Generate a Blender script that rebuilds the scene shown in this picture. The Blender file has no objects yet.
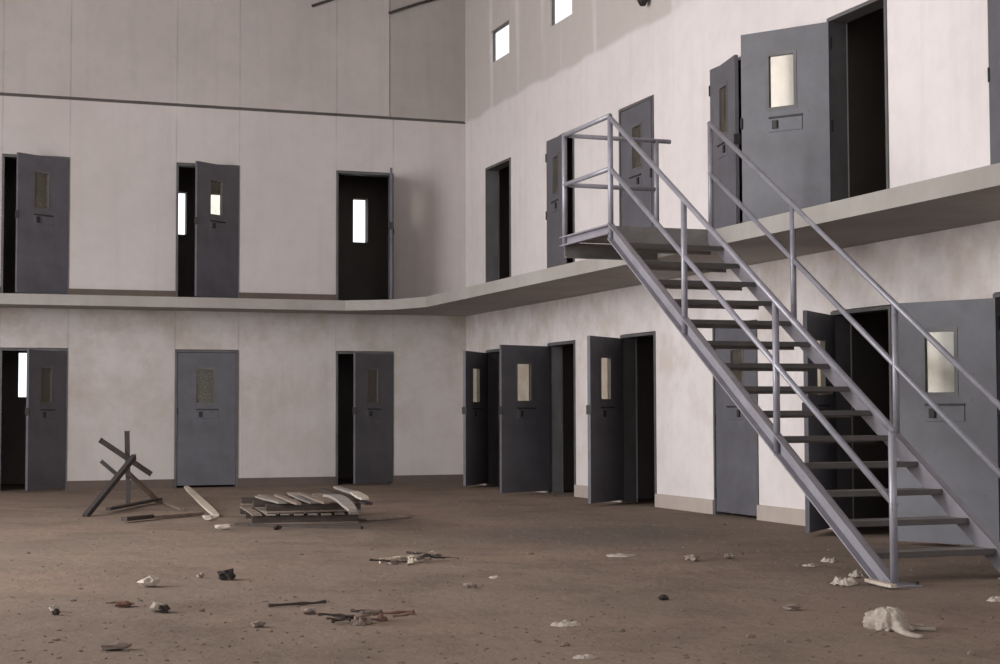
import bpy, bmesh, math, random
from mathutils import Vector, Matrix, noise
C = bpy.context.scene
COL = C.collection
R = math.radians

# ------------------------------------------------------------------ camera
F_PX, YAW, PITCH, ROLL = 1598.08, .3454, .05003, -.00285
CAM = Vector((-8.3495, -24.8539, 1.1502))
def axis(v):
    x, y, z = v
    c, s = math.cos(ROLL), math.sin(ROLL);   x, z = c*x - s*z, s*x + c*z
    c, s = math.cos(PITCH), math.sin(PITCH); y, z = c*y - s*z, s*y + c*z
    c, s = math.cos(YAW), math.sin(YAW);     x, y = c*x + s*y, -s*x + c*y
    return Vector((x, y, z))
cd = bpy.data.cameras.new('camera'); cam = bpy.data.objects.new('camera', cd); COL.objects.link(cam)
rx, up, fw = axis((1,0,0)), axis((0,0,1)), axis((0,1,0))
cam.matrix_world = Matrix(((rx.x, up.x, -fw.x, CAM.x), (rx.y, up.y, -fw.y, CAM.y), (rx.z, up.z, -fw.z, CAM.z), (0,0,0,1)))
cd.sensor_width = 36; cd.lens = 36*F_PX/1000; cd.clip_end = 300
C.camera = cam

# ------------------------------------------------------------------ light
w = bpy.data.worlds.new('sky'); C.world = w; w.use_nodes = True
bg = w.node_tree.nodes['Background']; bg.inputs[0].default_value = (.93, .97, 1, 1); bg.inputs[1].default_value = 1.8
def area(name, loc, direction, sx, sy, power, col):
    l = bpy.data.lights.new(name, 'AREA'); l.shape = 'RECTANGLE'; l.size = sx; l.size_y = sy; l.energy = power; l.color = col
    o = bpy.data.objects.new(name, l); COL.objects.link(o); o.location = loc
    o.rotation_euler = Vector(direction).to_track_quat('-Z', 'Z').to_euler()
    return o
# daylight entering through the bays of the left wall, and through the open end behind the camera
area('daylight_left_bay', (-15.0, -11.5, 4.0), (1, 0, 0.0), 17, 3.7, 3450, (1, .985, .985))
area('daylight_open_end', (-8.0, -33.5, 3.2), (0, 1, 0.02), 12, 5, 380, (1, .975, .975))
vs = C.view_settings
vs.view_transform = 'Standard'; vs.look = 'None'; vs.gamma = 1; vs.use_curve_mapping = False; vs.exposure = 0.0
C.cycles.use_denoising = True
C.cycles.max_bounces = 8; C.cycles.diffuse_bounces = 5; C.cycles.caustics_reflective = False; C.cycles.caustics_refractive = False

# ------------------------------------------------------------------ helpers
def obj(name, bm, m, parent=None, smooth=False):
    bmesh.ops.recalc_face_normals(bm, faces=bm.faces)
    me = bpy.data.meshes.new(name); bm.to_mesh(me); bm.free(); me.materials.append(m)
    if smooth:
        for p in me.polygons: p.use_smooth = True
    o = bpy.data.objects.new(name, me); COL.objects.link(o)
    if parent: o.parent = parent
    return o
def tag(o, label, cat, group=None, kind=None):
    if label: o['label'] = label
    if cat: o['category'] = cat
    if group: o['group'] = group
    if kind: o['kind'] = kind
    return o
def thing(name, label, cat, loc=(0,0,0), rotz=0, group=None, kind=None):
    o = bpy.data.objects.new(name, None); COL.objects.link(o); o.empty_display_size = .2
    o.location = loc; o.rotation_euler = (0, 0, rotz)
    return tag(o, label, cat, group, kind)
def struct(name, bm, m, label=None, cat=None, smooth=False):
    return tag(obj(name, bm, m, None, smooth), label, cat, None, 'structure')
def BM(): return bmesh.new()
def box(bm, x0, x1, y0, y1, z0, z1, bevel=0):
    r = bmesh.ops.create_cube(bm, size=1)
    for v in r['verts']:
        v.co = ((x0+x1)/2 + v.co.x*(x1-x0), (y0+y1)/2 + v.co.y*(y1-y0), (z0+z1)/2 + v.co.z*(z1-z0))
    if bevel:
        es = list({e for v in r['verts'] for e in v.link_edges})
        bmesh.ops.bevel(bm, geom=es, offset=bevel, segments=1, affect='EDGES')
    return bm
def frame_from(a, b, upv=(0,0,1)):
    a, b = Vector(a), Vector(b); d = (b-a); L = d.length; d.normalize()
    u = Vector(upv)
    if abs(d.dot(u)) > .98: u = Vector((1,0,0))
    s = d.cross(u).normalized(); u = s.cross(d).normalized()
    return a, d, s, u, L
def bar(bm, a, b, wid, hei, bevel=0, upv=(0,0,1)):      # rectangular bar from a to b
    a, d, s, u, L = frame_from(a, b, upv)
    r = bmesh.ops.create_cube(bm, size=1)
    for v in r['verts']:
        c = v.co.copy(); v.co = a + d*((c.x+.5)*L) + s*(c.y*wid) + u*(c.z*hei)
    if bevel:
        es = list({e for v in r['verts'] for e in v.link_edges})
        bmesh.ops.bevel(bm, geom=es, offset=bevel, segments=1, affect='EDGES')
    return bm
def tube(bm, pts, rad, n=10, radii=None):
    pts = [Vector(p) for p in pts]; rings = []
    for i, p in enumerate(pts):
        d = (pts[min(i+1, len(pts)-1)] - pts[max(i-1, 0)]).normalized()
        u = Vector((0,0,1)) if abs(d.z) < .95 else Vector((1,0,0))
        s = d.cross(u).normalized(); u = s.cross(d).normalized()
        r = radii[i] if radii else rad
        rings.append([bm.verts.new(p + (s*math.cos(t) + u*math.sin(t))*r) for t in [2*math.pi*k/n for k in range(n)]])
    for a, b in zip(rings, rings[1:]):
        for k in range(n): bm.faces.new((a[k], a[(k+1) % n], b[(k+1) % n], b[k]))
    bm.faces.new(rings[0][::-1]); bm.faces.new(rings[-1])
    return bm
def holed(bm, W, H, t, holes, to):      # slab in a (u,v) rectangle with through holes; to(u,v,d) -> world point, d from 0 to t
    us = sorted({W[0], W[1]} | {h[i] for h in holes for i in (0,1)}); vsx = sorted({H[0], H[1]} | {h[i] for h in holes for i in (2,3)})
    us = [u for u in us if W[0] <= u <= W[1]]; vsx = [v for v in vsx if H[0] <= v <= H[1]]
    cache = {}
    def V(i, j, d):
        k = (i, j, d)
        if k not in cache: cache[k] = bm.verts.new(to(us[i], vsx[j], d))
        return cache[k]
    nu, nv = len(us)-1, len(vsx)-1
    def solid(i, j):
        if i < 0 or j < 0 or i >= nu or j >= nv: return False
        cu, cv = (us[i]+us[i+1])/2, (vsx[j]+vsx[j+1])/2
        return not any(h[0] < cu < h[1] and h[2] < cv < h[3] for h in holes)
    for i in range(nu):
        for j in range(nv):
            if not solid(i, j): continue
            bm.faces.new((V(i,j,0), V(i+1,j,0), V(i+1,j+1,0), V(i,j+1,0)))
            bm.faces.new((V(i,j,t), V(i,j+1,t), V(i+1,j+1,t), V(i+1,j,t)))
            for (di, dj, a, b) in ((-1,0,(i,j),(i,j+1)), (1,0,(i+1,j),(i+1,j+1)), (0,-1,(i,j),(i+1,j)), (0,1,(i,j+1),(i+1,j+1))):
                if not solid(i+di, j+dj): bm.faces.new((V(*a,0), V(*b,0), V(*b,t), V(*a,t)))
    return bm

# ------------------------------------------------------------------ materials
class NT:
    def __init__(s, name):
        s.m = bpy.data.materials.new(name); s.m.use_nodes = True; s.t = s.m.node_tree; s.b = s.t.nodes['Principled BSDF']
        s.geo = s.t.nodes.new('ShaderNodeNewGeometry'); s.pos = s.geo.outputs['Position']
        s.tc = s.t.nodes.new('ShaderNodeTexCoord')
    def link(s, a, b): s.t.links.new(a, b)
    def val(s, sock, v):
        if hasattr(v, 'is_linked') or hasattr(v, 'links'): s.link(v, sock)
        else: sock.default_value = v
    def math(s, op, a, b=0., c=0., clamp=False):
        n = s.t.nodes.new('ShaderNodeMath'); n.operation = op; n.use_clamp = clamp
        for i, v in enumerate((a, b, c)): s.val(n.inputs[i], v)
        return n.outputs[0]
    def sep(s, v):
        n = s.t.nodes.new('ShaderNodeSeparateXYZ'); s.link(v, n.inputs[0]); return n.outputs
    def noise(s, scale, detail=4, rough=.55, stretch=(1,1,1), vec=None, off=0):
        mp = s.t.nodes.new('ShaderNodeMapping'); s.link(vec or s.pos, mp.inputs[0]); mp.inputs['Scale'].default_value = stretch
        mp.inputs['Location'].default_value = (off, off*1.7, off*.6)
        n = s.t.nodes.new('ShaderNodeTexNoise'); s.link(mp.outputs[0], n.inputs['Vector'])
        n.inputs['Scale'].default_value = scale; n.inputs['Detail'].default_value = detail; n.inputs['Roughness'].default_value = rough
        return n.outputs['Fac']
    def ramp(s, f, a, b):
        n = s.t.nodes.new('ShaderNodeMapRange'); s.link(f, n.inputs[0]); n.inputs[1].default_value = a; n.inputs[2].default_value = b
        return n.outputs[0]
    def mix(s, f, a, b):
        n = s.t.nodes.new('ShaderNodeMix'); n.data_type = 'RGBA'
        s.val(n.inputs[0], f)
        for i, v in ((6, a), (7, b)):
            if isinstance(v, tuple): n.inputs[i].default_value = (*v, 1)
            else: s.link(v, n.inputs[i])
        return n.outputs[2]
    def out(s, col, rough=.85, bump=None, dist=.01, strength=.5, metal=0, spec=.3):
        if isinstance(col, tuple): s.b.inputs['Base Color'].default_value = (*col, 1)
        else: s.link(col, s.b.inputs['Base Color'])
        s.val(s.b.inputs['Roughness'], rough); s.b.inputs['Metallic'].default_value = metal; s.b.inputs['Specular IOR Level'].default_value = spec
        if bump is not None:
            n = s.t.nodes.new('ShaderNodeBump'); n.inputs['Strength'].default_value = strength; n.inputs['Distance'].default_value = dist
            s.link(bump, n.inputs['Height']); s.link(n.outputs[0], s.b.inputs['Normal'])
        return s.m

def wall_mat(name, c1, c2, seams=(), axis_i=0, stain=None, tint=None, upper=None):
    s = NT(name); P = s.sep(s.pos)
    n1 = s.noise(.55, 5); n2 = s.noise(4.0, 5, .65); n3 = s.noise(40, 3)
    col = s.mix(s.ramp(n1, .35, .65), c1, c2)
    col = s.mix(s.math('MULTIPLY', s.ramp(n2, .45, .75), .28), col, tuple(x*.8 for x in c2))
    # vertical run-down streaks
    st = s.noise(1.6, 4, .6, (3.5, 3.5, .22), off=3)
    col = s.mix(s.math('MULTIPLY', s.ramp(st, .52, .74), .22), col, tuple(x*.74 for x in c2))
    if upper:       # paint ends at the ledge line; bare concrete above with a ragged edge and pale drips
        edge = s.math('ADD', P[2], s.math('MULTIPLY', s.math('SUBTRACT', s.noise(.9, 2), .5), .22))
        up_ = s.ramp(edge, 5.90, 5.97)
        drip = s.ramp(s.noise(1.0, 2, .5, (1.6, 1.6, .10), off=9), .56, .62)
        bare = s.mix(s.math('MULTIPLY', drip, .55), upper, c1)
        bare = s.mix(s.math('MULTIPLY', s.ramp(n2, .4, .7), .3), bare, tuple(x*.85 for x in upper))
        col = s.mix(up_, col, bare)
    if stain:       # damp brownish stains under the walkway
        zmask = s.math('MULTIPLY', s.ramp(P[2], -.8, 2.6), s.ramp(P[2], 2.9, 2.8))
        sm = s.math('MULTIPLY', zmask, s.ramp(s.noise(1.3, 5, .7, off=5), .42, .66))
        col = s.mix(s.math('MULTIPLY', sm, .75), col, stain)
    acc = None
    for x in seams:
        c = s.math('COMPARE', P[axis_i], x, .013)
        acc = c if acc is None else s.math('MAXIMUM', acc, c)
    if acc is not None:
        br = s.math('MULTIPLY', acc, s.ramp(s.noise(1.1, 3), .3, .6))
        col = s.mix(s.math('MULTIPLY', br, .45), col, tuple(x*.55 for x in c2))
    h = s.math('ADD', s.math('MULTIPLY', n3, .4), n2)
    return s.out(col, .9, h, .006, .5, spec=.2)
def simple_mat(name, c1, c2, scale=6, rough=.6, metal=0, bumpd=.002, spec=.4, wear=None, stretch=(1,1,1)):
    s = NT(name); v = s.tc.outputs['Object']
    n1 = s.noise(scale, 5, .6, stretch, v); n2 = s.noise(scale*7, 3, .6, stretch, v)
    col = s.mix(s.ramp(n1, .35, .68), c1, c2)
    if wear: col = s.mix(s.ramp(n2, .64, .74), col, wear)
    return s.out(col, rough, n2, bumpd, .5, metal, spec)

SEAM_B = (-7.31, -6.33, -4.73, -3.75, -2.19, -1.24)
M = {}
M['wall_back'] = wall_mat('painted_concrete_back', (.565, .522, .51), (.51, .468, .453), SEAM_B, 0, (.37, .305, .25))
M['wall_back_up'] = wall_mat('bare_concrete_back', (.50, .458, .44), (.44, .40, .382), SEAM_B[:-1], 0)
M['panel_dark'] = wall_mat('dark_concrete_panel', (.40, .365, .342), (.355, .322, .30))  # corner panel, a darker tone than the rest of the upper wall
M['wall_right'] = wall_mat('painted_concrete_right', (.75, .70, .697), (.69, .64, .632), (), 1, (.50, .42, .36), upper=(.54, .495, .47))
M['slab'] = wall_mat('walkway_concrete', (.385, .358, .335), (.31, .285, .262))
M['kerb'] = wall_mat('kerb_concrete', (.50, .43, .39), (.40, .34, .30))
M['kerb_dark'] = wall_mat('dark_kerb_concrete', (.15, .115, .098), (.105, .082, .07))
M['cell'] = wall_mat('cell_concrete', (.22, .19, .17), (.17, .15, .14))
M['joint'] = simple_mat('ledge_joint', (.13, .115, .11), (.10, .09, .085), 4, .9)
M['door'] = simple_mat('door_paint', (.122, .119, .138), (.093, .09, .104), 3, .5, .0, .001, .4, (.09, .085, .085))
M['doorframe'] = simple_mat('frame_paint', (.13, .125, .13), (.09, .085, .085), 4, .55)
M['black'] = simple_mat('black_iron', (.018, .017, .018), (.03, .028, .028), 9, .6)
M['stair'] = simple_mat('stair_paint', (.30, .285, .325), (.24, .225, .25), 5, .42, .15, .001, .5, (.36, .34, .36))
M['rail'] = simple_mat('rail_paint', (.33, .32, .365), (.25, .245, .28), 6, .4, .2, .001, .5, (.16, .14, .14))
M['tread'] = simple_mat('tread_steel', (.27, .255, .245), (.19, .175, .165), 5, .65, .1, .001, .4)  # kept lighter than the nosings to paint in the lit tread tops
M['nosing'] = simple_mat('shaded_nosing_steel', (.115, .105, .10), (.085, .078, .075), 6, .6, .15, .001, .4)  # dark colour paints in the shade on the tread fronts
M['wood'] = simple_mat('weathered_wood', (.25, .195, .16), (.155, .12, .10), 3, .85, 0, .004, .2, (.33, .27, .225), (1, 8, 8))
M['wood_grey'] = simple_mat('grey_wood', (.30, .265, .24), (.20, .175, .16), 3, .9, 0, .004, .2, None, (1, 8, 8))
M['wood_pale'] = simple_mat('pale_wood', (.58, .50, .42), (.44, .37, .31), 4, .85, 0, .004, .2, None, (1, 8, 8))
M['wood_dark'] = simple_mat('dark_wood', (.075, .058, .05), (.045, .036, .033), 4, .8, 0, .004, .2, None, (1, 8, 8))
M['rust'] = simple_mat('rusty_steel', (.06, .048, .043), (.035, .03, .03), 8, .8)
M['paper'] = simple_mat('dirty_paper', (.50, .44, .39), (.33, .28, .235), 10, .9, 0, .003, .1, (.36, .29, .24))
M['rag'] = simple_mat('soiled_cloth', (.44, .385, .33), (.30, .25, .21), 12, .95, 0, .006, .05, (.34, .27, .22))
M['rubble'] = simple_mat('rubble_concrete', (.30, .245, .21), (.20, .16, .135), 9, .95, 0, .01, .1)
M['grit'] = simple_mat('floor_grit', (.22, .17, .14), (.14, .11, .09), 2, .95)
M['rubble_dark'] = simple_mat('charred_lump', (.035, .03, .028), (.06, .05, .045), 14, .95, 0, .01, .1)
M['brick'] = simple_mat('red_brick_dust', (.19, .105, .08), (.14, .08, .062), 12, .95, 0, .006, .1)
def glass_mat(name, tint):
    m = bpy.data.materials.new(name); m.use_nodes = True; t = m.node_tree
    for n in list(t.nodes):
        if n.type != 'OUTPUT_MATERIAL': t.nodes.remove(n)
    out = t.nodes['Material Output']
    a = t.nodes.new('ShaderNodeBsdfTransparent'); a.inputs[0].default_value = (*tint, 1)
    g = t.nodes.new('ShaderNodeBsdfGlossy'); g.inputs['Roughness'].default_value = .22
    d = t.nodes.new('ShaderNodeBsdfDiffuse'); d.inputs[0].default_value = (.42, .38, .32, 1)
    n = t.nodes.new('ShaderNodeTexNoise'); n.inputs['Scale'].default_value = 3
    m1 = t.nodes.new('ShaderNodeMixShader'); m2 = t.nodes.new('ShaderNodeMixShader')
    mr = t.nodes.new('ShaderNodeMapRange'); mr.inputs[1].default_value = .3; mr.inputs[2].default_value = .7; mr.inputs[3].default_value = .04; mr.inputs[4].default_value = .14
    t.links.new(n.outputs['Fac'], mr.inputs[0]); t.links.new(mr.outputs[0], m1.inputs[0])
    t.links.new(a.outputs[0], m1.inputs[1]); t.links.new(d.outputs[0], m1.inputs[2])
    m2.inputs[0].default_value = .045; t.links.new(m1.outputs[0], m2.inputs[1]); t.links.new(g.outputs[0], m2.inputs[2])
    t.links.new(m2.outputs[0], out.inputs[0]); return m
M['glass'] = glass_mat('wired_glass', (.90, .875, .80)); M['clear'] = glass_mat('clear_glass', (.97, .97, .97))
def floor_mat():
    s = NT('dirt_floor'); P = s.sep(s.pos)
    n1 = s.noise(.32, 5, .6); n2 = s.noise(1.4, 6, .65, (1, 1.0, 1), off=4); n3 = s.noise(9, 6, .7); n4 = s.noise(45, 4, .7); n5 = s.noise(.45, 4, .5, off=11)
    col = s.mix(s.ramp(n1, .35, .65), (.255, .197, .155), (.20, .156, .126))
    col = s.mix(s.math('MULTIPLY', s.ramp(n5, .50, .68), .45), col, (.28, .195, .155))     # brick-red dust
    col = s.mix(s.math('MULTIPLY', s.ramp(n2, .46, .68), .65), col, (.145, .11, .09))
    col = s.mix(s.math('MULTIPLY', s.ramp(n3, .55, .75), .45), col, (.145, .11, .09))
    col = s.mix(s.math('MULTIPLY', s.ramp(n4, .58, .72), .35), col, (.34, .28, .24))
    # darker grey patches with ragged edges
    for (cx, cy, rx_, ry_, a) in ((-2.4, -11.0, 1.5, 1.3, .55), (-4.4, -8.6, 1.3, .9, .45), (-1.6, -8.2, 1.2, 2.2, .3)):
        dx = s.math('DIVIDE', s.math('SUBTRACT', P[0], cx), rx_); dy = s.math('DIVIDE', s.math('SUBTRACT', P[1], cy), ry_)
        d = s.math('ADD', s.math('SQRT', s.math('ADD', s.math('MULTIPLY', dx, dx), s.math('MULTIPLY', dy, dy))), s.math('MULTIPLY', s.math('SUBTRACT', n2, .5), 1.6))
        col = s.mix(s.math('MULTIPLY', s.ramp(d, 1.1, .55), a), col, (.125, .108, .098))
    h = s.math('ADD', s.math('MULTIPLY', n2, .9), s.math('ADD', s.math('MULTIPLY', n3, .45), s.math('MULTIPLY', n4, .14)))
    return s.out(col, .97, h, .05, .8, spec=.1)
M['floor'] = floor_mat()

# ------------------------------------------------------------------ the room
BZ, TH, WR, WB, TOP = 2.881, .157, 1.301, .81, 8.8      # walkway top, slab thickness, walkway widths, ceiling
DH = 2.13
OPEN_B = [(-7.31, -6.33), (-4.73, -3.75), (-2.19, -1.24)]
OPEN_R = [(-2.16, -1.02), (-4.69, -3.68), (-7.24, -6.21), (-9.76, -8.75), (-12.28, -11.25), (-14.80, -13.78)]
LEFT = -15.2
XB = -16.5                      # far end of the back wall

box(b := BM(), -45, 12, -60, 12, -.3, 0); struct('floor', b, M['floor'], 'brown dirt covered concrete floor strewn with rubble', 'floor')
holes_b = [(a, c, 0, DH) for a, c in OPEN_B] + [(a, c, BZ, BZ+DH+.02) for a, c in OPEN_B]
holed(b := BM(), (XB, .22), (0, 5.905), .22, holes_b, lambda u, v, d: (u, d, v)); struct('wall_back', b, M['wall_back'], 'pale painted concrete back wall with two storeys of cell doors', 'wall')
box(b := BM(), XB, .22, .05, .22, 5.90, 5.95); struct('trim_1', b, M['joint'], 'thin dark recessed joint line across the back wall', 'joint')
box(b := BM(), XB, -1.315, -.02, .22, 5.95, TOP); struct('wall_back_upper', b, M['wall_back_up'], 'grey bare concrete band of the back wall above the joint line', 'wall')
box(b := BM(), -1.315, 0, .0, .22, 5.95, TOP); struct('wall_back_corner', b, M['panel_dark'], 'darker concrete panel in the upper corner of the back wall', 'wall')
WIN = [(-2.10 - 2.53*k, -1.26 - 2.53*k, 6.65, 7.16) for k in range(2)]
holes_r = [(a, c, 0, DH) for a, c in OPEN_R] + [(a, c, BZ, BZ+DH+.02) for a, c in OPEN_R]
holed(b := BM(), (-34, 0), (0, 5.93), .22, holes_r, lambda u, v, d: (d, u, v)); struct('wall_right', b, M['wall_right'], 'whitish painted concrete right wall with two storeys of cell doors', 'wall')
holed(b := BM(), (-34, 0), (5.93, TOP), .08, WIN, lambda u, v, d: (d, u, v)); struct('wall_right_upper', b, M['wall_right'], 'greyer upper band of the right wall with small bright windows', 'wall')
bays = [(-20.2, -2.8, 2.0, 6.0)]
holed(b := BM(), (-34, .22), (0, TOP), .25, bays, lambda u, v, d: (LEFT-d, u, v)); struct('wall_left', b, M['wall_back'], 'left wall of the hall with one long open daylight bay', 'wall')
box(b := BM(), XB, .25, -34, .25, TOP, TOP+.25); struct('ceiling', b, M['wall_back_up'], 'flat concrete ceiling above the hall', 'ceiling')

# walkway slab: an L along both walls
b = BM()
prof = [(XB, 0), (0, 0), (0, -26), (-WR, -26), (-WR, -2.0), (-1.62, -1.25), (-2.25, -WB-.02), (XB, -WB)]
lo = [b.verts.new((x, y, BZ-TH)) for x, y in prof]; hi = [b.verts.new((x, y, BZ)) for x, y in prof]
b.faces.new(lo[::-1]); b.faces.new(hi)
for i in range(len(prof)): b.faces.new((lo[i], lo[(i+1) % len(prof)], hi[(i+1) % len(prof)], hi[i]))
struct('floor_walkway', b, M['slab'], 'concrete gallery walkway slab running along both walls at first floor height', 'walkway')

# kerbs at the foot of the walls, broken at each doorway
def kerb(name, spans, axis_x, z0, z1, depth, m, label):
    b = BM()
    for a, c in spans:
        if axis_x: box(b, a, c, -depth, -.0005, z0, z1)
        else: box(b, -depth, -.0005, a, c, z0, z1)
    struct(name, b, m, label, 'kerb')
def gaps(lo_, hi_, op):
    r = []; cur = hi_
    for a, c in sorted(op, reverse=True): r.append((c, cur)); cur = a
    r.append((lo_, cur)); return r
kerb('baseboard_back', gaps(XB, 0, OPEN_B), True, 0, .135, .03, M['kerb_dark'], 'dirty brown kerb along the foot of the back wall')
kerb('baseboard_right', gaps(-30, -.03, OPEN_R), False, 0, .16, .03, M['kerb'], 'pale concrete kerb along the foot of the right wall')
kerb('gallery_strip', gaps(XB, -1.2, OPEN_B)[1:], True, BZ, BZ+.15, .02, M['kerb_dark'], 'dark strip along the gallery at the back wall')  # dark strip where the back wall meets the gallery slab

# cells behind the doors
def cells():
    slits = [(-6.90, -6.71, 1.42, 2.15), (-4.43, -4.17, 4.20, 4.93), (-3.76, -3.48, 4.20, 4.93), (-1.235, -.965, 4.17, 4.95)]
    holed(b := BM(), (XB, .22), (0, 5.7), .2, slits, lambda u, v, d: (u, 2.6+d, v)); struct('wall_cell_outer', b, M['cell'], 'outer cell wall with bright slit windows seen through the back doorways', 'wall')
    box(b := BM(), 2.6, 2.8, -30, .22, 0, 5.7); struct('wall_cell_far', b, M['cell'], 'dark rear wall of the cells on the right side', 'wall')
    b = BM()
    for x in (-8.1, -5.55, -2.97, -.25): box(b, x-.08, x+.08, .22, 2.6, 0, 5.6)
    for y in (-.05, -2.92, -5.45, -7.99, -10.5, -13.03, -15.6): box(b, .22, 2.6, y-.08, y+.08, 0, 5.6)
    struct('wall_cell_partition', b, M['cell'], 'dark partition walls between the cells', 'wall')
    b = BM()
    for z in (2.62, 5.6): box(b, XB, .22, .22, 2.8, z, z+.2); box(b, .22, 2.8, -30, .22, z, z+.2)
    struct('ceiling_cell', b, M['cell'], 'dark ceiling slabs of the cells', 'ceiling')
cells()

# clerestory windows
for i, (a, c, z0, z1) in enumerate(WIN):
    t = thing('window_%d' % (i+1), ['small bright window high on the right wall nearest the corner', 'small bright window high on the right wall, second from the corner'][i] if i < 2 else None, 'window', (0, (a+c)/2, z0), 0, None, 'structure')
    def toW(u, v, d): return (.035+d, u, v-z0)
    h = (c-a)/2
    holed(b := BM(), (-h, h), (z0, z1), .04, [(-h+.022, h-.022, z0+.022, z1-.022)], toW); obj('window_frame', b, M['doorframe'], t)
    box(b := BM(), .052, .058, -h+.02, h-.02, .02, z1-z0-.02); obj('pane', b, M['clear'], t)

# ------------------------------------------------------------------ cell doors
dn = [0]
def cell_door(side, opening, upper, theta, label, hinge_low=False):
    dn[0] += 1
    z0 = BZ if upper else 0.0
    a, c = opening; gap = .035
    top = DH - .01 if not upper else DH + .01
    if side == 'B':       # hinged on the right jamb
        t = thing('door_%d' % dn[0], label, 'door', (c, 0, z0), 0, 'steel cell doors', 'structure')
        toF = lambda u, v, d: (u-c, -.015+d, v)
        th_ = R(theta or 0); ang = math.atan2(-math.sin(th_), -math.cos(th_)); hx = (-gap-.002, -.01)
    else:                 # hinged on the far jamb
        t = thing('door_%d' % dn[0], label, 'door', (0, c, z0), 0, 'steel cell doors', 'structure')
        toF = lambda u, v, d: (-.015+d, u-c, v)
        th_ = R(theta or 0); ang = math.atan2(-math.cos(th_), -math.sin(th_)); hx = (-.01, -gap-.002)
    b = BM(); f = .0335
    holed(b, (a+.0005, c-.0005), (0, top), .20, [(a+f, c-f, 0, top-f)], toF)
    obj('door_frame', b, M['doorframe'], t)
    W, H, T = (c-a)-2*gap-.006, top-.075, .04
    if theta is None: return t
    leaf_root_loc = (hx[0], hx[1], .035)
    wu0, wu1, wz0, wz1 = W*.39, W*.68, H*.62, H*.875
    if theta < 3:         # shut: set back into the frame
        leaf_root_loc = (hx[0]+(.03 if side == 'R' else 0), hx[1]+(.03 if side == 'B' else 0), .035)
    b = BM(); holed(b, (0, W), (0, H), T, [(wu0, wu1, wz0, wz1)], lambda u, v, d: (u, d-T/2, v))
    leaf = obj('leaf', b, M['door'], t); leaf.location = leaf_root_loc; leaf.rotation_euler = (0, 0, ang)
    b = BM(); holed(b, (wu0-.03, wu1+.03), (wz0-.03, wz1+.03), T+.008, [(wu0+.004, wu1-.004, wz0+.004, wz1-.004)], lambda u, v, d: (u, d-T/2-.004, v))
    obj('window_surround', b, M['doorframe'], leaf)
    box(b := BM(), wu0+.002, wu1-.002, -.004, .004, wz0+.002, wz1-.002); obj('glass', b, M['glass'], leaf)
    for k, s in enumerate((-1, 1)):
        y0, y1 = (T/2, T/2+.008) if s > 0 else (-T/2-.008, -T/2)
        box(b := BM(), W*.30, W*.68, y0, y1, H*.50, H*.565, .003); obj('food_flap', b, M['door'], leaf)
        y0, y1 = (T/2, T/2+.014) if s > 0 else (-T/2-.014, -T/2)
        box(b := BM(), W*.30, W*.68, y0, y1, H*.567, H*.575); 
        box(b, W*.58, W*.635, y0*1.4 if s < 0 else y0, y1*1.4 if s > 0 else y1, H*.515, H*.555); obj('flap_catch', b, M['black'], leaf)
    box(b := BM(), W-.012, W+.006, -T/2-.018, T/2+.018, H*.53, H*.585, .004); obj('lock', b, M['black'], leaf)
    for zz in (.1, .5, .9):
        tube(b := BM(), [(-.008, -T/2-.004, H*zz-.06), (-.008, -T/2-.004, H*zz+.06)], .011, 8); obj('hinge', b, M['black'], leaf)
    return t
B, Rr = OPEN_B, OPEN_R
cell_door('B', B[0], False, 50, 'half open dark steel door, ground floor, leftmost on the back wall')
cell_door('B', B[1], False, 0, 'closed grey steel door on the ground floor of the back wall, behind the broken frame')
cell_door('B', B[2], False, 33, 'ajar dark steel door on the ground floor of the back wall, behind the pallet')
cell_door('B', B[0], True, 34, 'ajar steel door on the gallery, leftmost on the back wall')
cell_door('B', B[1], True, 37, 'ajar gallery steel door with two bright slits, middle of the back wall')
cell_door('B', B[2], True, 74, 'wide open gallery door seen edge on, with one bright slit behind it')
cell_door('R', Rr[0], False, 38, 'half open bluish steel door on the ground floor, tucked in the corner')
cell_door('R', Rr[1], False, 67, 'wide open dark steel door on the ground floor, second from the corner')
cell_door('R', Rr[2], False, 49, 'half open dark steel door on the ground floor, third from the corner')
cell_door('R', Rr[3], False, 0, 'closed grey steel door on the ground floor, partly behind the staircase stringer')
cell_door('R', Rr[4], False, 47, 'half open dark steel door on the ground floor, behind the stair treads')
cell_door('R', Rr[5], False, 152, 'swung back grey steel door on the ground floor at the right, behind the handrails')
cell_door('R', Rr[0], True, None, 'doorway without a visible leaf on the gallery, nearest the corner on the right wall')
cell_door('R', Rr[1], True, 7, 'slightly ajar gallery steel door beside the left end of the stair landing')
cell_door('R', Rr[2], True, 1.5, 'closed grey gallery steel door behind the stair landing rail')
cell_door('R', Rr[3], True, 11, 'slightly ajar gallery steel door just left of the big swung back door')
cell_door('R', Rr[4], True, 145, 'swung back blue grey gallery steel door, largest in view, above the stairs')
cell_door('R', Rr[5], True, 8, 'gallery steel door cut by the right edge of the photo')

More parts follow.
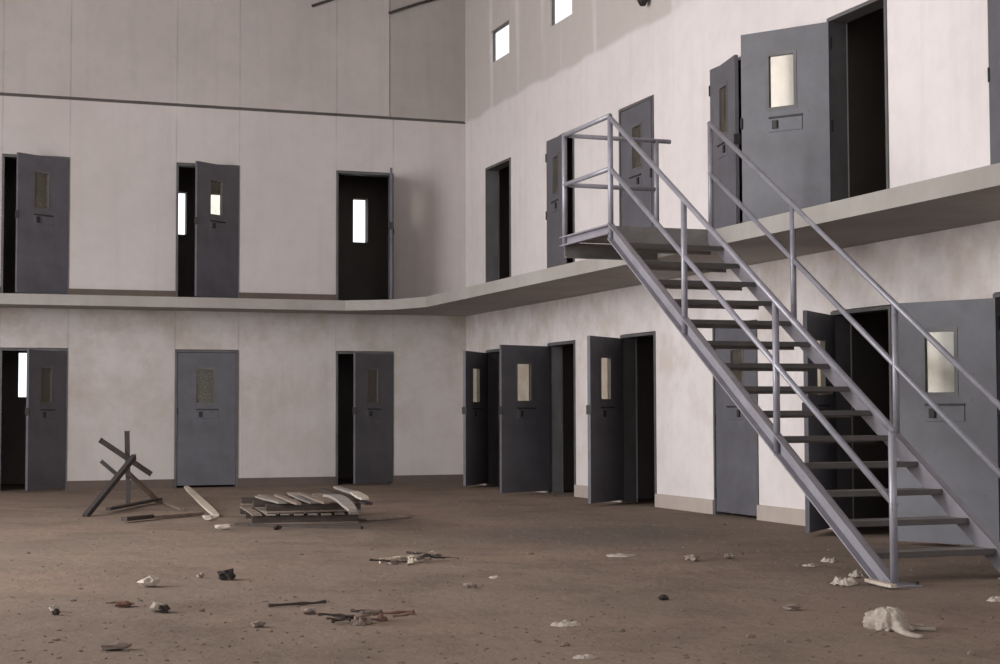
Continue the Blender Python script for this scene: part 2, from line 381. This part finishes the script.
# ------------------------------------------------------------------ staircase
def staircase():
    t = thing('staircase', 'grey painted steel open staircase with pipe handrails climbing to the gallery landing', 'staircase', (-1.85, -15.7, 0))
    O = Vector(t.location)
    def add(name, bm, m, label=None, smooth=False):
        for v in bm.verts: v.co -= O
        o = obj(name, bm, m, t, smooth)
        if label: o['label'] = label
        return o
    xo, xi = -2.325, -1.335
    ys, yl, yb = -11.23, -10.03, -15.80          # head of flight, far end of landing, foot of flight
    slope = (BZ-.0)/(ys-yb)
    zt = lambda y: BZ + (y-ys)*slope             # nosing line
    # stringers: C channels cut plumb at the head and flat on the floor
    def stringer(x, s):
        b = BM(); d = .155                        # plumb depth
        def strip(x0, x1, o0, o1):                # part of the section between two depths below the nosing line
            y_foot = lambda o: ys + (o - BZ)/slope + 0.0
            pts = [(ys+.0, zt(ys)-o0), (ys+.0, zt(ys)-o1), (ys+(o1-BZ)/slope, 0.006), (ys+(o0-BZ)/slope, 0.006)]
            A = [b.verts.new((x0, y, z)) for y, z in pts]; Bq = [b.verts.new((x1, y, z)) for y, z in pts]
            b.faces.new(A); b.faces.new(Bq[::-1])
            for i in range(4): b.faces.new((A[i], A[(i+1) % 4], Bq[(i+1) % 4], Bq[i]))
        strip(x-.006, x+.006, -.03, d-.03)                     # web
        xa, xb = (x, x-s*.055)
        strip(min(xa, xb), max(xa, xb), -.03, -.016); strip(min(xa, xb), max(xa, xb), d-.044, d-.03)   # flanges
        return b
    add('stringer', stringer(xo, 1), M['stair']); add('stringer', stringer(xi, -1), M['stair'])
    # treads: folded pans with a turned-down nosing
    n = 15; dy = (ys-yb)/n; dz = BZ/n
    for k in range(1, n):
        y, z = ys - dy*(k-.0), BZ - dz*k
        b = BM(); box(b, xo+.008, xi-.008, y-.018, y+.235, z-.026, z, .003); box(b, xo+.008, xi-.008, y+.229, y+.235, z-.055, z-.02)
        tr = add('tread', b, M['tread'])
        b = BM(); box(b, xo+.008, xi-.008, y-.034, y-.0185, z-.038, z+.003, .003)
        for v in b.verts: v.co -= O
        obj('nosing', b, M['nosing'], tr)
    # landing
    b = BM(); box(b, xo+.006, -WR-.004, ys, yl, BZ-.03, BZ-.004, .003); add('landing_deck', b, M['tread'])
    b = BM(); box(b, xo-.006, xo+.006, ys-.01, yl, BZ-.075, BZ+.02); box(b, xo-.055, xo+.006, ys-.01, yl, BZ+.006, BZ+.02); box(b, xo-.055, xo+.006, ys-.01, yl, BZ-.075, BZ-.063)
    add('landing_channel', b, M['stair'])
    b = BM(); box(b, xo, -WR-.004, yl-.012, yl, BZ-.19, BZ-.035); box(b, xo, -WR-.004, yl-.06, yl, BZ-.19, BZ-.18); add('landing_beam', b, M['tread'])
    b = BM(); box(b, xo+.01, -WR-.004, ys-.006, ys+.006, BZ-.155, BZ+.004); box(b, xo+.01, -WR-.004, ys, ys+.06, BZ-.155, BZ-.145); add('landing_beam', b, M['tread'])
    # posts
    hr = 1.02; rp = .026
    PY = [ys, ys-1.525, ys-3.05, ys-4.565]
    for x in (xo-.02, xi+.035):
        for y in PY:
            bot = zt(y)-.14 if y > yb+.2 else .01
            b = tube(BM(), [(x, y, max(bot, .01)), (x, y, zt(y)+hr-.01)], rp, 12); add('post', b, M['rail'], None, True)
    for x in (xo-.02, -1.33):
        b = tube(BM(), [(x, yl-.06, BZ-.08 if x < -2 else BZ-.02), (x, yl-.06, BZ+hr+.03)], rp, 12); add('post', b, M['rail'], None, True)
    # handrails and mid rails of the flight
    for x in (xo-.02, xi+.035):
        for h, nm in ((hr, 'handrail'), (hr*.53, 'mid_rail')):
            ye = PY[3]-.02
            b = tube(BM(), [(x, ys+.02, zt(ys+.02)+h), (x, ye, zt(ye)+h)], .023, 12); add(nm, b, M['rail'], None, True)
    # landing guard: along the open side and across the far end
    for h, nm in ((hr+.02, 'handrail'), (hr*.53, 'mid_rail')):
        x = xo-.02
        b = tube(BM(), [(x, ys, BZ+h), (x, yl-.06, BZ+h)], .023, 12); add(nm, b, M['rail'], None, True)
        b = tube(BM(), [(x, yl-.06, BZ+h), (-1.33 + (.16 if h > .8 else 0), yl-.06, BZ+h)], .023, 12); add(nm, b, M['rail'], None, True)
    # foot plates
    for x in (xo, xi):
        b = BM(); box(b, x-.11, x+.13, yb-.10, yb+.12, .0, .014, .003); fp = add('foot_plate', b, M['stair'])
        for dx in (-.085, .105):
            b = BM(); tube(b, [(x+dx-O.x, yb-.07-O.y, .014), (x+dx-O.x, yb-.07-O.y, .034)], .012, 6); obj('bolt', b, M['black'], fp)
    return t
staircase()

# ------------------------------------------------------------------ pixel helper for laying debris on the floor
def at(px, py, z=0.0):
    d = axis(((px-500)/F_PX, 1.0, -(py-332)/F_PX)); k = (z-CAM.z)/d.z
    return CAM + d*k
def atwall(px, py, y=None, x=None):
    d = axis(((px-500)/F_PX, 1.0, -(py-332)/F_PX)); k = (y-CAM.y)/d.y if y is not None else (x-CAM.x)/d.x
    return CAM + d*k
rnd = random.Random(7)

# fitting and thin dark slanted lines high on the walls
p = atwall(650, 8, x=0)
t = thing('bulkhead_lamp', 'tiny dark wall fitting high on the right wall at the top edge of the photo', 'lamp', (0, p.y, p.z))
box(b := BM(), -.03, -.0005, -.11, .11, .10, .42, .01); obj('back_plate', b, M['doorframe'], t)
tube(b := BM(), [(-.10, 0, .02), (-.10, 0, .10), (-.10, 0, .34), (-.10, 0, .40)], .07, 14, [.035, .075, .075, .05]); obj('shade', b, M['black'], t, True)
tube(b := BM(), [(-.03, 0, .37), (-.10, 0, .37)], .018, 8); obj('arm', b, M['black'], t)
for (x0, y0, x1, y1, lab) in ((312, 6, 352, -6, 'thin dark slanted line at the top of the back wall, left one'), (389, 13, 446, -4, 'thin dark slanted line along the dark corner panel of the back wall')):
    a, c = atwall(x0, y0, y=-.05), atwall(x1, y1, y=-.05)
    tube(b := BM(), [a, a.lerp(c, .5)+Vector((0,0,.012)), c], .022, 8); tag(obj('dark_line', b, M['rust'], None, True), lab, 'rod')

# ------------------------------------------------------------------ broken frame of crossed sticks
def sticks():
    base = at(128, 507); t = thing('broken_frame', 'toppled broken frame of crossed dark sticks standing on the dirt floor', 'frame', base)
    cy = base.y
    def P(px, py, dy=0): return atwall(px, py, y=cy+dy) - base
    def st(name, a, c, r, m=M['rust']):
        b = bar(BM(), a, c, r*2, r*2.6, .004); obj(name, b, m, t)
    g = P(85, 517); g = at(85, 517) - base
    st('leg', g, P(134, 457, -.05), .024)
    st('upright', P(127, 431, .02), P(128, 477, .02), .022); 
    st('leg', P(128, 470, .05), Vector((P(128, 507).x, 0, .0)), .02)
    st('crossbar', P(100, 440, -.06), P(151, 474, .02), .023)
    st('brace', P(101, 461, .03), P(121, 478, .01), .019)
    st('leg', P(125, 470, .1), at(158, 503) - base + Vector((0,0,.02)), .018, M['wood'])
    return t
sticks()
def plank(name, a, c, wid, th, m, label, cat, group=None, lift=0.0, warp=.0):
    a, c = Vector(a), Vector(c); o0 = a.lerp(c, .5); o0.z = 0
    n = 7; b = BM(); d = (c-a); s = Vector((d.y, -d.x, 0)).normalized()*wid/2; rings = []
    for i in range(n):
        f = i/(n-1); pnt = a.lerp(c, f) - o0 + Vector((0, 0, warp*math.sin(math.pi*f) + lift))
        ww = s*(1 + .06*math.sin(7*f+wid*40)); e = Vector((0, 0, th))
        if i in (0, n-1): ww = ww*rnd.uniform(.6, .95)
        rings.append([b.verts.new(pnt-ww), b.verts.new(pnt+ww), b.verts.new(pnt+ww+e), b.verts.new(pnt-ww+e)])
    for A, B_ in zip(rings, rings[1:]):
        for k in range(4): b.faces.new((A[k], A[(k+1) % 4], B_[(k+1) % 4], B_[k]))
    b.faces.new(rings[0][::-1]); b.faces.new(rings[-1])
    o = obj(name, b, m); o.location = o0
    return tag(o, label, cat, group)
GB = 'loose boards by the broken frame'
plank('board', at(108, 513), at(160, 502.5), .09, .03, M['wood_dark'], 'dark board lying right under the broken stick frame', 'board', GB, .03)
plank('board', at(124, 523), at(152, 520), .10, .04, M['wood_dark'], 'short dark board lying nearest the camera below the stick frame', 'board', GB, .02)
plank('board', at(152, 519.5), at(202, 515.5), .09, .03, M['wood'], 'brown board lying flat from the short dark board to the pale board', 'board', GB, .01)
plank('board', at(186, 497.5)+Vector((0,0,.12)), at(216, 517.5), .085, .03, M['wood_pale'], 'pale board tilted up at its far end, right of the stick frame', 'board', GB, .01)
plank('board', at(148, 496), at(182, 511), .06, .025, M['wood'], 'thin brown lath lying between the stick frame and the pale board', 'board', GB, .005)

# ------------------------------------------------------------------ pallet
def pallet(o0, ang, label, ends, W=1.10, D=1.6, cut=.7):
    t = thing('pallet', label, 'pallet', o0, ang, 'two stacked broken pallets')
    for y in (.05, D/2, D-.05):
        b = BM(); box(b, -W/2, W/2 if y < D-.2 else W*cut-W/2, y-.03, y+.03, .018, .085, .004)
        obj('stringer', b, M['wood_dark'], t)
    for i, y in enumerate((.04, D/2, D-.06)):
        b = BM(); box(b, -W/2+.03*(i % 2), W/2-.02*i, y-.06, y+.06, 0, .018, .003); obj('bottom_board', b, M['wood'], t)
    n_ = len(ends)
    for i, e_ in enumerate(ends):
        if e_ <= 0: continue
        x = -W/2 + .05 + (W-.1)*i/(n_-1)
        b = BM(); n = 6; rings = []; wv = .048
        for k in range(n):
            f = k/(n-1); y = -.02 + .03*math.sin(i*3.3) + f*D*e_; z = .087 + (.04*f*f if e_ < .9 else .004*(1+math.sin(5*f+i))); dx = .02*math.sin(i*2.1)*f
            rings.append([b.verts.new((x-wv+dx, y, z)), b.verts.new((x+wv+dx, y, z)), b.verts.new((x+wv+dx, y, z+.018)), b.verts.new((x-wv+dx, y, z+.018))])
        for A, B_ in zip(rings, rings[1:]):
            for k in range(4): b.faces.new((A[k], A[(k+1) % 4], B_[(k+1) % 4], B_[k]))
        b.faces.new(rings[0][::-1]); b.faces.new(rings[-1])
        obj('deck_board', b, M['wood_grey'] if i % 3 == 1 else M['wood'], t)
    return t
pa = R(-6); p0 = at(255, 525) + Vector((math.cos(pa), math.sin(pa), 0))*.52
pallet(p0, pa, 'lower of two stacked broken wooden pallets on the dirt floor', [1, 1, .98, 1, 1, .97, 1, 1])
pallet(p0 + Vector((.10, .04, .118)), R(-1), 'upper broken wooden pallet with missing boards, lying on the lower pallet', [0, .9, 1.05, 0, .8, 1, .6, 0, 1], 1.0, 1.6, .6)
GP = 'loose boards on the pallet'
def lb(a, c, wid, th, m, label, lift=0, warp=0): plank('loose_board', a, c, wid, th, m, label, 'board', GP, lift, warp)
lb(at(326, 497, .28), at(353, 512, .25), .12, .025, M['wood_grey'], 'curved pale loose board at the right end of the pallets', .0, .05)
lb(at(336, 488, .31), at(363, 497, .31), .08, .022, M['wood_grey'], 'light loose board stacked on the pallets, at the far right', .0)
lb(at(322, 490, .27), at(356, 501, .26), .09, .022, M['wood_dark'], 'dark loose board wedged behind the curved pale board on the pallets', .0)
lb(at(349, 498, .245), at(369, 505, .24), .08, .022, M['wood_dark'], 'dark loose board overhanging the right end of the pallets', .0)
lb(at(354, 493, .34), at(365, 500, .335), .10, .02, M['paper'], 'whitish broken board end at the top of the stack, far right of the pallets', .0)
lb(at(300, 494, .26), at(326, 504, .25), .07, .02, M['wood'], 'brown loose board lying across the middle of the pallets', .0)
lb(at(277, 496, .25), at(299, 505, .245), .07, .02, M['wood'], 'brown loose board on the left part of the pallets', .0)
plank('board', at(356, 520), at(400, 517), .5, .015, M['rubble'], 'flat dull sheet lying on the floor at the right end of the pallet', 'board', None, .004)
plank('board', at(362, 529), at(236, 526), .07, .03, M['wood_dark'], 'long dark board lying on the floor along the near side of the pallet', 'board', None, .0)

# ------------------------------------------------------------------ small debris
def lump(r, flat, seed, rough=.75, sub=2, sq=(1,1,1)):
    b = BM(); bmesh.ops.create_icosphere(b, subdivisions=sub, radius=1)
    for v in b.verts:
        c = v.co.copy(); k = 1 + rough*noise.noise(c*1.4 + Vector((seed, seed*.7, 0))) + rough*.8*noise.noise(c*3.1 + Vector((0, seed, 3)))
        v.co = Vector((c.x*r*sq[0]*k, c.y*r*sq[1]*k, c.z*r*flat*k))
    zm = min(v.co.z for v in b.verts)
    for v in b.verts: v.co.z = max(v.co.z - zm - r*flat*.22, 0.0)
    return b
def crumple(w_, d_, h_, seed, n=18, amp=1.0, pw=3.2):      # a crumpled sheet with ragged outline and thickness
    b = BM(); top = []; 
    for j in range(n+1):
        row = []
        for i in range(n+1):
            u, v = i/n*2-1, j/n*2-1
            a = math.atan2(v, u); q = Vector((u, v, 0)); m = max(abs(u), abs(v)); l = math.hypot(u, v) or 1
            edge = 1 + .28*noise.noise(Vector((math.cos(a)*1.4+seed, math.sin(a)*1.4, seed*.3))) + .16*noise.noise(Vector((math.cos(a)*4, math.sin(a)*4+seed, 1)))
            x, y = u/l*m*edge, v/l*m*edge
            ridg = 1-abs(noise.noise(Vector((x*1.6+seed, y*1.6, 2))))*2
            z = (1-.75*m**pw)*(.9*abs(noise.noise(Vector((x*1.5+seed, y*1.5, 2)))) + .55*abs(noise.noise(Vector((x*3.1, y*3.1+seed, 7)))) + .22) + .05*amp*abs(noise.noise(Vector((x*7, y*7+seed, 5))))
            row.append((x*w_/2, y*d_/2, max(z, .02)*h_))
        top.append(row)
    T = [[b.verts.new(p_) for p_ in row] for row in top]
    U = [[b.verts.new((p_[0], p_[1], max(p_[2]-.006, 0))) for p_ in row] for row in top]
    for j in range(n):
        for i in range(n):
            b.faces.new((T[j][i], T[j][i+1], T[j+1][i+1], T[j+1][i])); b.faces.new((U[j][i], U[j+1][i], U[j+1][i+1], U[j][i+1]))
    for i in range(n):
        b.faces.new((T[0][i], U[0][i], U[0][i+1], T[0][i+1])); b.faces.new((T[n][i], T[n][i+1], U[n][i+1], U[n][i]))
        b.faces.new((T[i][0], T[i+1][0], U[i+1][0], U[i][0])); b.faces.new((T[i][n], U[i][n], U[i+1][n], T[i+1][n]))
    return b
def put(name, bm, m, px, py, label, cat, group=None, rz=0, smooth=False):
    o = obj(name, bm, m, None, smooth); o.location = at(px, py); o.rotation_euler = (0, 0, rz); return tag(o, label, cat, group)
def twig(L, r, seed, bend=.15):
    rr = random.Random(seed); pts = []
    for i in range(6):
        f = i/5-.5; pts.append((f*L, bend*L*rr.uniform(-.3, .3), r + abs(rr.gauss(0, .15))*r))
    return tube(BM(), pts, r, 7, [r*(.75+.25*math.sin(2.5*k+1)) for k in range(6)])

# rag near the stairs: crumpled body with trailing tails
t = thing('rag', 'crumpled off-white rag with loose tails on the floor in front of the staircase foot', 'rag', at(890, 629))
b = BM(); bmesh.ops.create_icosphere(b, subdivisions=5, radius=1)
for v in b.verts:
    c = v.co.copy(); fold = 1-abs(noise.noise(Vector((c.x*2.6+4, c.y*2.6+1, c.z*1.2+2))))*3; fine = 1-abs(noise.noise(c*5.5 + Vector((1, 7, 3))))*2.5
    a_ = math.atan2(c.y, c.x); rim = 1 + .16*math.sin(3*a_+1) + .10*math.sin(7*a_+2) + .07*math.sin(12*a_)
    k = 1 + .18*noise.noise(c*1.3) + .15*fold + .09*fine
    low = 1 + .35*max(0, -c.z+.1)
    v.co = Vector((c.x*.086*k*rim*low, c.y*.12*k*rim*low, max(c.z*.075*k + .030, 0.0)))
obj('cloth', b, M['rag'], t, True)
def tail(pts, wid, seed):
    b = BM(); rings = []
    for i, p_ in enumerate(pts):
        p_ = Vector(p_); k = wid*(1-.35*i/(len(pts)-1)); d_ = (Vector(pts[min(i+1, len(pts)-1)])-Vector(pts[max(i-1, 0)])).normalized(); s = d_.cross(Vector((0,0,1))).normalized()
        rings.append([b.verts.new(p_-s*k), b.verts.new(p_-s*k*.4+Vector((0,0,.02))), b.verts.new(p_+s*k*.4+Vector((0,0,.016))), b.verts.new(p_+s*k)])
    for A, B_ in zip(rings, rings[1:]):
        for q in range(4): b.faces.new((A[q], A[(q+1) % 4], B_[(q+1) % 4], B_[q]))
    b.faces.new(rings[0][::-1]); b.faces.new(rings[-1]); return b
obj('tail', tail([(-.03, -.10, .02), (-.05, -.20, .004), (-.07, -.29, .003), (-.06, -.37, .003)], .03, 1), M['rag'], t, True)
obj('tail', tail([(.06, -.05, .012), (.12, -.11, .004), (.18, -.15, .003)], .026, 2), M['rag'], t, True)
obj('tail', tail([(.07, .02, .012), (.14, .01, .006), (.21, .0, .003)], .024, 3), M['rag'], t, True)

GR = 'rubble and litter on the dirt floor'
put('crumpled_paper', crumple(.15, .16, .07, 5.1), M['paper'], 845, 585, 'crumpled pale paper heaped against the foot of the outer stringer', 'paper', GR, .4, smooth=True)
put('crumpled_paper', crumple(.12, .12, .06, 8.1), M['rag'], 858, 577, 'tan crumpled wad behind the paper at the stringer foot', 'paper', GR, 1.4, smooth=True)
put('paper_scrap', crumple(.13, .10, .022, 1.1), M['paper'], 811, 566, 'flat white paper scrap left of the staircase foot', 'paper', GR, smooth=True)
put('paper_scrap', crumple(.11, .12, .04, 3.7), M['paper'], 830, 562, 'small white and dark scrap between the flat paper and the stringer', 'paper', GR, .5, smooth=True)
plank('board', at(862, 583)+Vector((0, -.06, 0)), at(892, 590)+Vector((0, -.02, 0)), .05, .02, M['wood_pale'], 'short pale lath on the floor against the foot of the staircase', 'board', None, .016)
put('paper_scrap', crumple(.12, .12, .035, 6.6), M['paper'], 997, 601, 'whitish scrap on the floor at the right edge of the photo', 'paper', GR, smooth=True)
put('paper_scrap', crumple(.24, .2, .022, 4.4), M['paper'], 622, 556, 'pale torn scrap on the floor in front of the third right-hand door', 'paper', GR, smooth=True)
put('paper_scrap', crumple(.17, .15, .025, 7.2), M['paper'], 567, 625, 'whitish torn scrap at the bottom centre of the floor', 'paper', GR, .3, smooth=True)
put('paper_scrap', crumple(.12, .10, .022, 9.2), M['paper'], 586, 658, 'whitish scrap at the bottom edge of the floor below the torn scrap', 'paper', GR, smooth=True)
put('paper_scrap', crumple(.08, .08, .02, 2.9), M['paper'], 495, 578, 'tiny white scrap on the floor right of the brown twig pile', 'paper', GR, smooth=True)
put('stone', lump(0.061, .6, 1.3), M['paper'], 150, 587, 'pale lump on the floor at the left, below the broken frame', 'stone', GR)
put('stone', lump(0.037, .8, 4.3), M['paper'], 157, 612, 'small whitish lump beside a red brick smear', 'stone', GR)
put('stone', lump(0.027, .9, 3.1), M['rubble_dark'], 165, 613, 'tiny dark lump touching the small whitish lump', 'stone', GR)
put('stone', lump(0.024, 1, 6.1), M['paper'], 54, 612, 'small whitish lump nearest the left edge of the floor', 'stone', GR)
put('stone', lump(0.020, .9, 6.9), M['rubble_dark'], 56, 615, 'tiny black lump in front of the leftmost whitish lump', 'stone', GR)
put('stone', lump(0.058, .65, 2.2), M['rubble_dark'], 227, 580, 'black charred lump on the floor below the pallet', 'stone', GR)
put('stone', lump(0.024, .7, 2.8), M['rubble'], 201, 578, 'small brown lump just left of the black charred lump', 'stone', GR)
put('stone', lump(0.037, .6, 5.5), M['rubble_dark'], 277, 530, 'small black lump at the near edge of the pallet', 'stone', GR)
put('stone', lump(0.031, .6, 7.4), M['rubble_dark'], 663, 600, 'small black lump alone on the right half of the floor', 'stone', GR)
put('stone', lump(0.061, .5, 8.8,   .75, 2, (1.3, .8, 1)), M['paper'], 222, 530, 'tan flat lump on the floor at the end of the pale board', 'stone', GR)
put('stone', lump(0.054, .6, 9.9,   .75, 2, (1.2, .8, 1)), M['paper'], 211, 521, 'white lump at the foot of the tilted pale board', 'stone', GR)
put('stone', lump(0.048, .45, 3.3), M['brick'], 124, 607, 'reddish brick crumb left of the small whitish lump', 'stone', GR)
put('stone', lump(0.034, .5, 5.9), M['rubble'], 258, 627, 'brown lump on the lower left floor', 'stone', GR)
put('stone', lump(0.048, .4, 6.2,   .75, 2, (1.5, .8, 1)), M['rubble'], 116, 650, 'brown lump near the bottom left of the floor', 'stone', GR)
put('stone', lump(0.041, .5, 7.7), M['rubble'], 470, 588, 'brown lump on the floor below the tiny white scrap', 'stone', GR)
put('stone', lump(0.041, .5, 8.3), M['rubble'], 308, 614, 'brown lump on the floor under the lying twig', 'stone', GR)
put('stone', lump(0.048, .5, 9.3), M['rubble'], 692, 561, 'brown lump on the floor right of the pale torn scrap', 'stone', GR)
put('stone', lump(0.041, .5, 1.9), M['rubble'], 730, 559, 'brown lump on the floor in front of the closed right-hand door', 'stone', GR)
put('stone', lump(0.048, .4, 2.5), M['rubble'], 793, 610, 'brown lump on the floor left of the rag', 'stone', GR)
put('twig', twig(.36, .012, 3), M['wood_dark'], 297, 606, 'dark twig lying flat on the lower left floor', 'twig', GR, .1)

# two heaps of brown splinters
def heap(px, py, wid, n, label, seed, m_extra):
    rr = random.Random(seed); t = thing('splinter_pile', label, 'debris', at(px, py), 0, 'piles of splinters on the floor')
    for i in range(n):
        L = wid*rr.uniform(.25, .6); b = twig(L, rr.uniform(.006, .013), seed*10+i, .3)
        o = obj('splinter', b, [M['wood_dark'], M['wood'], M['wood_dark'], m_extra][i % 4], t)
        o.location = (rr.uniform(-.4, .4)*wid, rr.uniform(-.2, .2)*wid, .005+rr.uniform(0, .05)); o.rotation_euler = (0, rr.uniform(-.12, .12), rr.uniform(-.6, .6))
    for i in range(4):
        o = obj('chip', crumple(wid*.16, wid*.13, .05, seed+i*1.3, 8), m_extra if i % 2 else M['rubble'], t); o.location = (rr.uniform(-.3, .3)*wid, rr.uniform(-.15, .15)*wid, 0)
heap(410, 563, .56, 12, 'pile of brown splinters with pale bits on the middle of the floor', 5, M['wood_pale'])
heap(368, 623, .46, 9, 'low dark smear of splinters on the lower middle floor', 8, M['brick'])

# grit nobody could count
b = BM(); rr = random.Random(21)
for i in range(1100):
    px, py = rr.uniform(-30, 1030), 490 + 175*rr.random()**1.1
    q = at(px, py)
    if q.x > -.06 or q.y > -.06: continue
    r = rr.uniform(.004, .011) * (1 + (rr.random() > .97)*1.2)
    g = bmesh.ops.create_icosphere(b, subdivisions=1, radius=r)
    k = [rr.uniform(.7, 1.4) for _ in range(3)]
    for v in g['verts']: v.co = Vector((v.co.x*k[0]*1.3, v.co.y*k[1], v.co.z*k[2]*.6)) + Vector((q.x, q.y, r*.25))
tag(obj('grit', b, M['grit']), 'brown grit and crumbs scattered over the dirt floor', 'grit', None, 'stuff')
